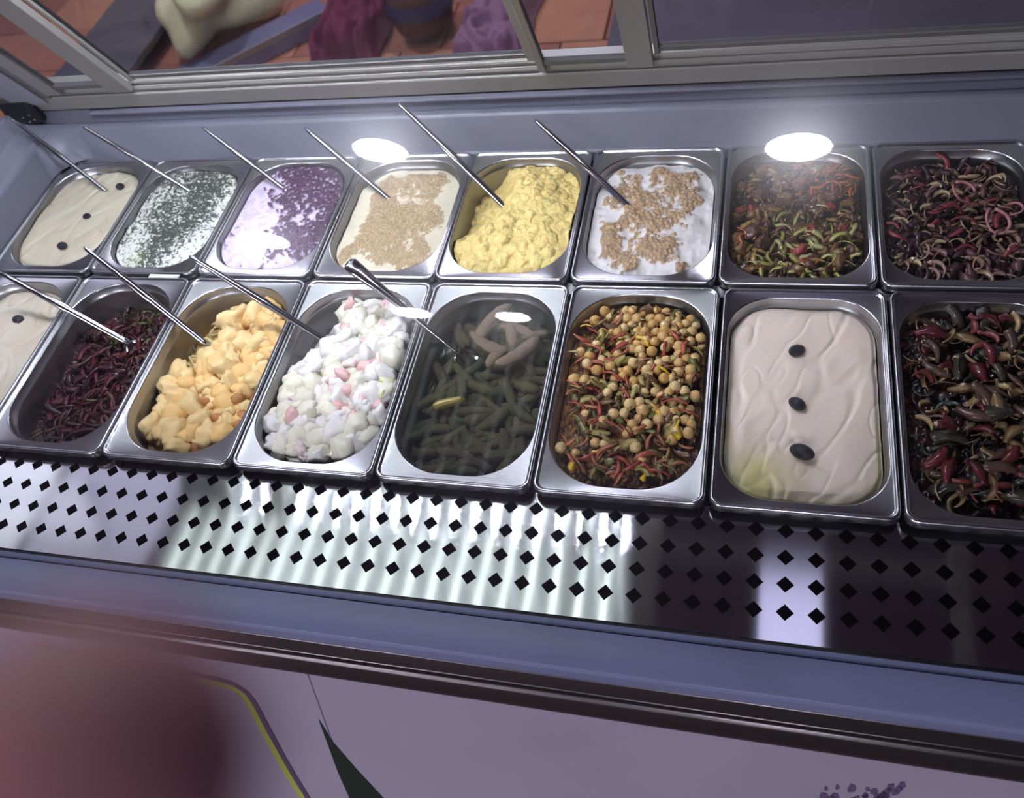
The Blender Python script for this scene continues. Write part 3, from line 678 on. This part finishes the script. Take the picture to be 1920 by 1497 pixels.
# olives on the hummus
om = mat('black_olive_skin', (.008, .007, .016, 1), .22, spec=.6, bump=.35, bscale=420)
ol = [piece('olive', 'olive', i, om) for i in range(4)]
def olive(x, y, z, s, rz, k, lab, squash=.75, stretch=1.0):
    o = bpy.data.objects.new('black_olive', ol[k]); C.objects.link(o); o.location = (x, y, z); o.rotation_euler = (0, .15, rz); o.scale = (s*stretch, s, s*squash); tag(o, lab, 'olive', 'black olives on the hummus')
olive(1.1661, .2073, -.0095, .0073, .7, 0, 'wrinkled black olive, rearmost of three on the front-row hummus')
olive(1.167, .1351, -.0095, .0072, -.5, 1, 'wrinkled black olive, middle one of three on the front-row hummus')
olive(1.172, .0755, -.0095, .0086, -.25, 2, 'larger smooth black olive, nearest of three on the front-row hummus', stretch=1.1)
olive(.0987, .215, -.014, .0075, -.2, 3, 'black olive on the hummus at the left edge of the front row')
olive(.1342, .488, -.0055, .0066, .1, 0, 'small black olive, rearmost of three in the back left corner pan', stretch=.8)
olive(.1087, .4195, -.0055, .0060, .3, 1, 'small black olive, middle one of three in the back left corner pan', stretch=.8)
olive(.0993, .3555, -.0055, .0070, .1, 2, 'small black olive, nearest of three in the back left corner pan', stretch=.8)
# beetroot strips
bm_ = [mv('beet_dark', (52, 22, 28), rough=.25, spec=.4), mv('beet_red', (82, 32, 40), rough=.25, spec=.4), mv('beet_brown', (88, 58, 52), rough=.3, spec=.4)]
scatter('beetroot_strip', 'f1', [piece('beetroot_strip', k, i+20, bm_[i % 3 if i < 5 else 0]) for i, k in enumerate(('strip', 'slice', 'strip', 'slice', 'strip', 'strip'))], 260, (.009, .018), 'thin dark red strip in the beetroot salad', 'beetroot', 'beetroot strips', 3, .25, .4, .22)
scatter('herb_sprig', 'f1', [piece('herb_sprig', 'strip', i+40, mv('dill', (88, 92, 52), rough=.5)) for i in range(3)], 60, (.005, .010), 'dull green herb sprig at the rear of the beetroot salad', 'herb', 'herb sprigs on the beetroot', 5, .7, .7, .15, region=lambda x, y: 1 if y > .055 else .05)
# orange chunks
og = [mv('orange_sauce', (246, 202, 132), rough=.45, sss=.1, bump=.2, bscale=220), mv('orange_sauce_pale', (246, 214, 152), rough=.45, sss=.1, bump=.2, bscale=220)]
og2 = mv('orange_sauce_brown', (200, 140, 84), rough=.5, bump=.3, bscale=300)
reg = lambda x, y: 0 if (x < -.035 and y > .0) or math.hypot(x+.08, y-.1) < .05 else 1
scatter('potato_chunk', 'f2', [piece('potato_chunk', 'chunk' if i % 2 else 'floret', i+1, og[i % 2]) for i in range(8)], 110, (.012, .023), 'chunk coated in orange sauce in the front-row pan of orange salad', 'potato', 'orange-coated chunks', 7, .45, .8, .30, region=reg)
scatter('potato_chunk', 'f2', [piece('potato_chunk', 'floret', i+61, og2) for i in range(3)], 16, (.006, .010), 'small browned chunk near the front of the orange salad', 'potato', 'browned chunks in the orange salad', 9, 1.5, .6, .5, region=lambda x, y: 1 if (x+y*.3 > -.02 and y < -.03) else 0)
scatter('cabbage_shred', 'f2', [piece('cabbage_shred', 'strip', i+71, mv('cabbage', (214, 206, 150), rough=.35)) for i in range(3)], 26, (.008, .014), 'pale cabbage shred along the left side of the orange salad', 'cabbage', 'cabbage shreds', 10, .4, .6, .3, region=lambda x, y: 1 if (x < -.03 and y > -.03) else 0)
# seafood salad
wt = [mv('white_mayo', (240, 236, 232), rough=.35, sss=.2), mv('white_mayo_warm', (238, 234, 214), rough=.35, sss=.2)]
reg3 = lambda x, y: 0 if math.hypot(x+.08, (y-.09)*.8) < .06 else 1
scatter('seafood_chunk', 'f3', [piece('seafood_chunk', ('chunk', 'floret')[i % 2], i+101, wt[i % 2]) for i in range(8)], 125, (.013, .024), 'white mayonnaise-coated chunk in the seafood salad', 'seafood', 'white seafood salad chunks', 13, .45, .8, .27, region=reg3)
scatter('crab_stick_piece', 'f3', [piece('crab_stick_piece', 'chunk', i+121, mv('crab_pink_%d' % i, ((240, 212, 210), (240, 220, 218), (236, 194, 190))[i], rough=.35, sss=.2)) for i in range(3)], 46, (.008, .014), 'pale pink crab stick piece in the seafood salad', 'crab stick', 'pink crab stick pieces', 15, 1.3, .8, .4, region=reg3)
scatter('pickle_dice', 'f3', [piece('pickle_dice', 'chunk', i+131, mv('yellow_green_dice', (230, 228, 184), rough=.35, sss=.2)) for i in range(2)], 8, (.007, .011), 'pale yellow-green dice in the seafood salad', 'vegetable', 'yellow-green dice', 17, 1.2, .8, .5, region=reg3)
# gherkins, in layers
gm = [mv('gherkin_%d' % i, c_, rough=.34, bump=.4, bscale=260, spec=.5) for i, c_ in enumerate(((84, 82, 56), (68, 70, 50), (98, 90, 64), (92, 80, 64)))]
gk = [piece('gherkin', 'gherkin', i+3, gm[i % 4]) for i in range(9)]
scatter('gherkin', 'f4', gk, 90, (.020, .028), 'dark green gherkin lying under the brine of the gherkin pan', 'gherkin', 'gherkins in brine', 21, .22, .12, .10, margin=.004)
scatter('gherkin', 'f4', gk, 60, (.020, .028), 'dark green gherkin in the upper layer of the gherkin pan', 'gherkin', 'upper gherkins in brine', 22, .55, .2, .17, margin=.006, region=lambda x, y: 0 if (x < -.03 and y > .03) else 1)
scatter('gherkin', 'f4', [piece('gherkin', 'gherkin', 31+i, mv('gherkin_brown_%d' % i, ((104, 90, 72), (116, 98, 80))[i], rough=.35, bump=.4, bscale=260)) for i in range(2)], 8, (.030, .038), 'brownish gherkin lying across the rear of the gherkin pan', 'gherkin', 'brown gherkins at the rear of the brine', 24, .85, .12, .22, region=lambda x, y: 1 if y > .045 and x > -.01 else 0)
o = bpy.data.objects.new('gherkin', piece('gherkin', 'gherkin', 44, mv('gherkin_yellow', (140, 124, 50), rough=.3))); C.objects.link(o); o.location = (.7775, .118, -.0195); o.rotation_euler = (0, 0, .35); o.scale = (.021,)*3
tag(o, 'single yellowish gherkin lying left of the middle of the gherkin pan', 'gherkin')
# brine
brine = glass_mat('brine', (.74, .76, .70, 1), 1.25, .0)
pts = rrect(.0808-.003, (FY[1]-FY[0])/2-.0135-.003, .061)
o = mesh_obj('brine', [(x, y, 0) for x, y in pts], [tuple(range(len(pts)))], brine, loc=(fxc(4), .1455, -.0155)); tag(o, 'clear dark brine filling the gherkin pan', 'brine', None, 'stuff')
# chickpea salad
cm = [mv('chickpea_%d' % i, c_, rough=.28, sss=.1, spec=.5) for i, c_ in enumerate(((206, 170, 112), (196, 156, 92), (214, 184, 130)))]
def r5(x, y): return .05+.9*max(0, min(1, (x*1.1+y*.55+.05)/.13)) if y > -.07 else .05
scatter('olive_slice', 'f5', [piece('olive_slice', ('slice', 'slice', 'strip')[i % 3], i+151, mv('olive_slice_%d' % i, ((138, 118, 66), (112, 82, 54), (150, 104, 72), (160, 144, 84), (104, 104, 56), (168, 108, 76))[i], rough=.25)) for i in range(6)], 298, (.008, .0125), 'chopped olive and herb bit in the chickpea salad', 'vegetable', 'chopped olives and herbs among the chickpeas', 33, .9, .6, .11)
scatter('chickpea', 'f5', [piece('chickpea', 'bean', i+141, cm[i]) for i in range(3)], 128, (.0058, .0071), 'tan round chickpea in the chickpea salad', 'chickpea', 'chickpeas in the front row pan', 31, 1.7, 1.5, .66, region=r5)
scatter('yellow_pepper_ring', 'f5', [piece('yellow_pepper_ring', 'slice', i+161, mv('yellow_pepper', (214, 178, 50), rough=.2)) for i in range(2)], 9, (.008, .011), 'bright yellow vegetable slice in the chickpea salad', 'vegetable', 'yellow slices among the chickpeas', 35, 1.3, .4, .7)
rp5 = [piece('red_pepper_strip', 'strip', i+171, mv('red_pepper_%d' % i, ((150, 62, 50), (172, 92, 70))[i % 2], rough=.2)) for i in range(3)]
scatter('red_pepper_strip', 'f5', rp5, 48, (.009, .015), 'red pepper strip in the chickpea salad', 'pepper', 'red pepper strips among the chickpeas', 37, 1.0, .3, .35, region=lambda x, y: 1 if x < .035 else .4)
# dark vegetable salads
def pm(nm, kinds, cols, seed): return [piece(nm, kinds[i % len(kinds)], seed+i, mv('%s_%d_%d' % (nm, seed, i), c_, rough=.22, spec=.5)) for i, c_ in enumerate(cols)]
scatter('aubergine_slice', 'f7', pm('aubergine_slice', ('arc', 'arc', 'slice'), [(72, 54, 44), (160, 136, 98), (64, 60, 52), (140, 114, 82), (52, 40, 42), (120, 96, 66), (168, 144, 104), (60, 66, 60), (90, 68, 60)], 200), 240, (.011, .020), 'tan and dark vegetable slice in the front-row pan at the right edge', 'vegetable', 'vegetable slices in the right front pan', 41, .5, .4, .14)
scatter('red_pepper_strip', 'f7', pm('red_pepper_strip', ('slice', 'arc'), [(100, 42, 46), (124, 64, 62), (86, 36, 42)], 220), 42, (.010, .018), 'red pepper strip in the front-row pan at the right edge', 'pepper', 'red peppers in the right front pan', 43, .9, .4, .3)
scatter('onion_strip', 'b7', pm('onion_strip', ('arc', 'slice', 'arc'), [(172, 148, 118), (96, 66, 66), (180, 160, 126), (110, 84, 74), (70, 48, 56), (132, 100, 96), (150, 118, 108), (60, 42, 50), (120, 92, 78)], 240), 250, (.008, .015), 'pale or brown vegetable strip in the back-row pan at the right edge', 'vegetable', 'vegetable strips in the right back pan', 45, .6, .45, .14)
scatter('red_pepper_strip', 'b7', pm('red_pepper_strip', ('slice', 'strip'), [(124, 56, 64), (108, 46, 56)], 260), 22, (.008, .014), 'red pepper strip in the back-row pan at the right edge', 'pepper', 'red peppers in the right back pan', 47, 1.1, .4, .4)
scatter('onion_ring', 'b7', pm('onion_ring', ('ring',), [(176, 118, 124)], 270), 3, (.013, .016), 'pinkish onion ring right of the middle of the right back pan', 'onion', 'onion rings', 48, 1.0, .3, .8, region=lambda x, y: 1 if x > .01 and abs(y) < .05 else 0)
scatter('pickled_vegetable', 'b6', pm('pickled_vegetable', ('slice', 'chunk', 'slice', 'strip'), [(120, 106, 54), (104, 74, 46), (132, 92, 66), (96, 78, 44), (146, 118, 66), (88, 58, 48)], 300), 280, (.006, .012), 'brown pickled vegetable bit in the mixed vegetable pan', 'vegetable', 'brown bits in the mixed vegetable pan', 51, .6, .6, .15)
scatter('cucumber_slice', 'b6', pm('cucumber_slice', ('slice', 'strip'), [(160, 152, 86), (138, 136, 74), (176, 170, 116)], 320), 62, (.007, .012), 'yellow-green cucumber slice near the front of the mixed vegetable pan', 'cucumber', 'cucumber slices in the mixed vegetable pan', 53, 1.0, .5, .3, region=lambda x, y: 1 if (y < -.02 and x > -.03-y*.2) or y < -.07 else .04)
scatter('carrot_shred', 'b6', pm('carrot_shred', ('strip',), [(178, 96, 50), (160, 76, 42)], 340), 56, (.006, .012), 'orange carrot shred at the rear right of the mixed vegetable pan', 'carrot', 'carrot shreds in the mixed vegetable pan', 55, 1.2, .5, .2, region=lambda x, y: 1 if (y > .03 and x > .005) else .03)
scatter('pepper_piece', 'b6', pm('pepper_piece', ('chunk',), [(140, 56, 50)], 350), 10, (.006, .010), 'dull red pepper piece in the mixed vegetable pan', 'pepper', 'red pieces in the mixed vegetable pan', 57, 1.0, .5, .4)

# ------------------------------------------------------------------ serving spoons
def spoon(F, T, label, r=.0030, flatend=False, name='serving_spoon'):
    F = Vector(F); T = Vector(T); r *= 1.22; t = tag(empty(name, F), label, 'spoon', 'serving spoons in the pans'); d = T-F
    q = [d*k for k in (-.06, .0, .2, .42, .46, .7, .9, .975, 1.0)]
    q = [p+Vector((0, 0, .001*math.sin(PI*max(0, min(1, p.length/d.length))))) for p in q]
    if flatend:
        rr = [r*.55, r*.6, r*.7, r*.9, r*.95, r*1.4, r*1.9, r*2.0, r*1.3]; fl_ = [(1, 1)]*4+[(1, .9), (1.1, .75), (1.2, .6), (1.2, .5), (1.1, .5)]
    else:
        rr = [r*1.1, r*1.1, r*1.15, r*1.25, r*1.5, r*1.15, r*.95, r*.8, r*.3]; fl_ = [(1, .8)]*9
    tube('handle', q, rr, M['spoon'], t, 12, fl_)
    # bowl, sunk in the food
    dh = d.normalized(); s_ = dh.cross(Vector((0, 0, 1))).normalized(); u = s_.cross(dh); v = []; f = []; a, b_ = .030, .019; nr, ns = 6, 20; c0 = -dh*.034-Vector((0, 0, .004))
    for i in range(nr+1):
        for k in range(ns):
            rr_ = i/nr; th = 2*PI*k/ns; v.append(c0+dh*(a*rr_*math.cos(th))+s_*(b_*rr_*math.sin(th))+u*(-.009*(1-rr_*rr_)))
    f = [(i*ns+k, i*ns+(k+1) % ns, (i+1)*ns+(k+1) % ns, (i+1)*ns+k) for i in range(nr) for k in range(ns)]
    bo = mesh_obj('bowl', v, f, M['spoon'], t, True); sm = bo.modifiers.new('thick', 'SOLIDIFY'); sm.thickness = .0012
    return t
spoon((.1142, .4792, -.012), (-.0418, .545, .0882), 'thin steel spoon handle rising from the hummus in the back left corner', .0025)
spoon((.2698, .4783, -.012), (.1009, .528, .0807), 'thin steel spoon handle standing in the white herb yoghurt', .0026)
spoon((.4385, .4758, -.012), (.3041, .535, .066), 'thin steel spoon handle standing in the purple flake dip', .0026)
spoon((.6048, .4611, -.014), (.4762, .53, .0628), 'steel spoon with a blunt round end standing in the fine crumb salad', .0031)
spoon((.7814, .4515, -.024), (.628, .54, .0916), 'steel spoon with the highest tip, standing in the yellow egg salad', .0031)
spoon((.9537, .4436, -.014), (.82, .535, .0598), 'steel spoon standing in the coarse crumb salad', .0031)
spoon((.2761, .1983, -.03), (.107, .24, .0616), 'steel spoon in the beetroot salad, its handle crossing the left-edge hummus', .0032)
spoon((.4053, .1983, -.025), (.2563, .262, .0872), 'steel spoon in the orange salad, its handle crossing the beetroot pan', .0032)
spoon((.5924, .201, -.02), (.4328, .24, .095), 'steel spoon in the seafood salad, its handle crossing the orange salad', .0032)
spoon((.7638, .1979, -.02), (.6329, .26, .0662), 'wide-handled steel ladle resting in the gherkin brine', .0036, True, 'ladle')
tg = box('price_tag', .2905, .3395, .2878, .2945, .0002, .0010, M['label']); tag(tg, 'small blank white tag between the pan rows above the beetroot', 'tag')

# ------------------------------------------------------------------ the hand that slips into the picture, right before the lens
skin = mat('skin', lin(208, 146, 158), .5, sss=.25, bump=.1, bscale=500)
camR = cam.rotation_euler.to_matrix(); CL = Vector(cam.location)
def build_hand():
    """right before the lens; one closed surface grown from tapered limbs by a voxel remesh (camera space metres, then fixed in the world)"""
    W_ = lambda p: CL+camR@(Vector(p)+Vector((-.0008, -.0027, 0)))
    bm = bmesh.new()
    def ball(p, r):
        q = bmesh.ops.create_icosphere(bm, subdivisions=3, radius=r); bmesh.ops.translate(bm, verts=q['verts'], vec=p)
    def limb(a, b_, ra, rb):
        a = Vector(a); b_ = Vector(b_); n_ = max(2, int((b_-a).length/.0022))
        for i in range(n_+1): t_ = i/n_; ball(a+(b_-a)*t_, ra+(rb-ra)*t_)
    def chain(P, R_):
        for i in range(len(P)-1): limb(P[i], P[i+1], R_[i], R_[i+1])
    K = Vector((-.052, -.088, -.006)); d = Vector((.30, .84, -.46)).normalized(); L = Vector((-.85, .25, .45)); L = (L-d*L.dot(d)).normalized(); n_ = d.cross(L)
    if n_.y > 0: n_ = -n_
    chain([(-.0144, -.0108, -.0300), (-.0210, -.0225, -.0290), (-.0320, -.0440, -.0260), (-.0430, -.0660, -.0180), K], [.0066, .0082, .0089, .0096, .0115])
    wr = K-d*.085+L*.030
    limb(K, wr-L*.014, .0115, .015)
    for j, ln in ((1, 1.05), (2, 1.0), (3, .8)):       # the other fingers, curled into the palm
        k = K+L*.0205*j-d*.003*j*j*.6; limb(k, wr+L*(.010*j-.014), .0112, .015)
        p1 = k+(d*.55+n_*.83)*.040*ln; p2 = p1+(-d*.75+n_*.65)*.024*ln; p3 = p2+(-d*.8-n_*.6)*.019*ln
        chain([k, p1, p2, p3], [.0108, .0094, .0084, .0072])
    for j in (0, 1, 2): limb(K+L*(.010+.0205*j)-d*.02, wr+L*.008*j, .010, .014)
    tb = K-d*.062-L*.004+n_*.006; chain([tb, tb+(d*.45-L*.75+n_*.5)*.036, tb+(d*.45-L*.75+n_*.5)*.036+(d*.85-L*.3+n_*.3)*.030, tb+(d*.45-L*.75+n_*.5)*.036+(d*.85-L*.3+n_*.3)*.030+(d*.95+n_*.2)*.022], [.0155, .0122, .0106, .0086])
    limb(wr, wr-d*.05+L*.0, .020, .022); limb(wr-d*.05, wr-d*.14, .022, .030)
    for q in bm.verts: q.co = W_(q.co)
    me = bpy.data.meshes.new('hand'); bm.to_mesh(me); bm.free(); me.materials.append(skin)
    o = bpy.data.objects.new('hand', me); C.objects.link(o)
    r_ = o.modifiers.new('remesh', 'REMESH'); r_.mode = 'VOXEL'; r_.voxel_size = .0013; r_.use_smooth_shade = True
    s_ = o.modifiers.new('smooth', 'SMOOTH'); s_.factor = .6; s_.iterations = 8
    # nail on the side turned away from the lens
    v = []; f = []; T_ = Vector((-.0165, -.0160, -.0291)); fd = Vector((.0062, .0125, -.0002)).normalized(); aw = Vector((0, 0, -1)); sd = fd.cross(aw).normalized(); aw = sd.cross(fd).normalized()
    if aw.z > 0: aw = -aw
    for i in range(7):
        for k in range(9):
            a = (k-4)/4*.75; u = (i-3)/3; w_ = math.sqrt(max(0, 1-max(0, u)**2*.5))
            v.append(W_(T_+fd*(.0052*u)+(sd*math.sin(a*w_)+aw*math.cos(a*w_))*.0082))
    f = [(i*9+k, i*9+k+1, (i+1)*9+k+1, (i+1)*9+k) for i in range(6) for k in range(8)]
    nl = mesh_obj('nail', v, f, mat('nail', lin(214, 160, 160), .25), o, True)
    m2 = nl.modifiers.new('thick', 'SOLIDIFY'); m2.thickness = .0004
    P = [W_(wr-d*k) for k in (.085, .11, .20, .32)]
    tube('sleeve', P, [.031, .036, .042, .048], mat('dark_sleeve', lin(44, 40, 52), .9, bump=.3, bscale=300), o, 24)
    return o
hd = build_hand()
tag(hd, 'blurred pinkish finger of a hand close to the lens, lower left', 'hand')
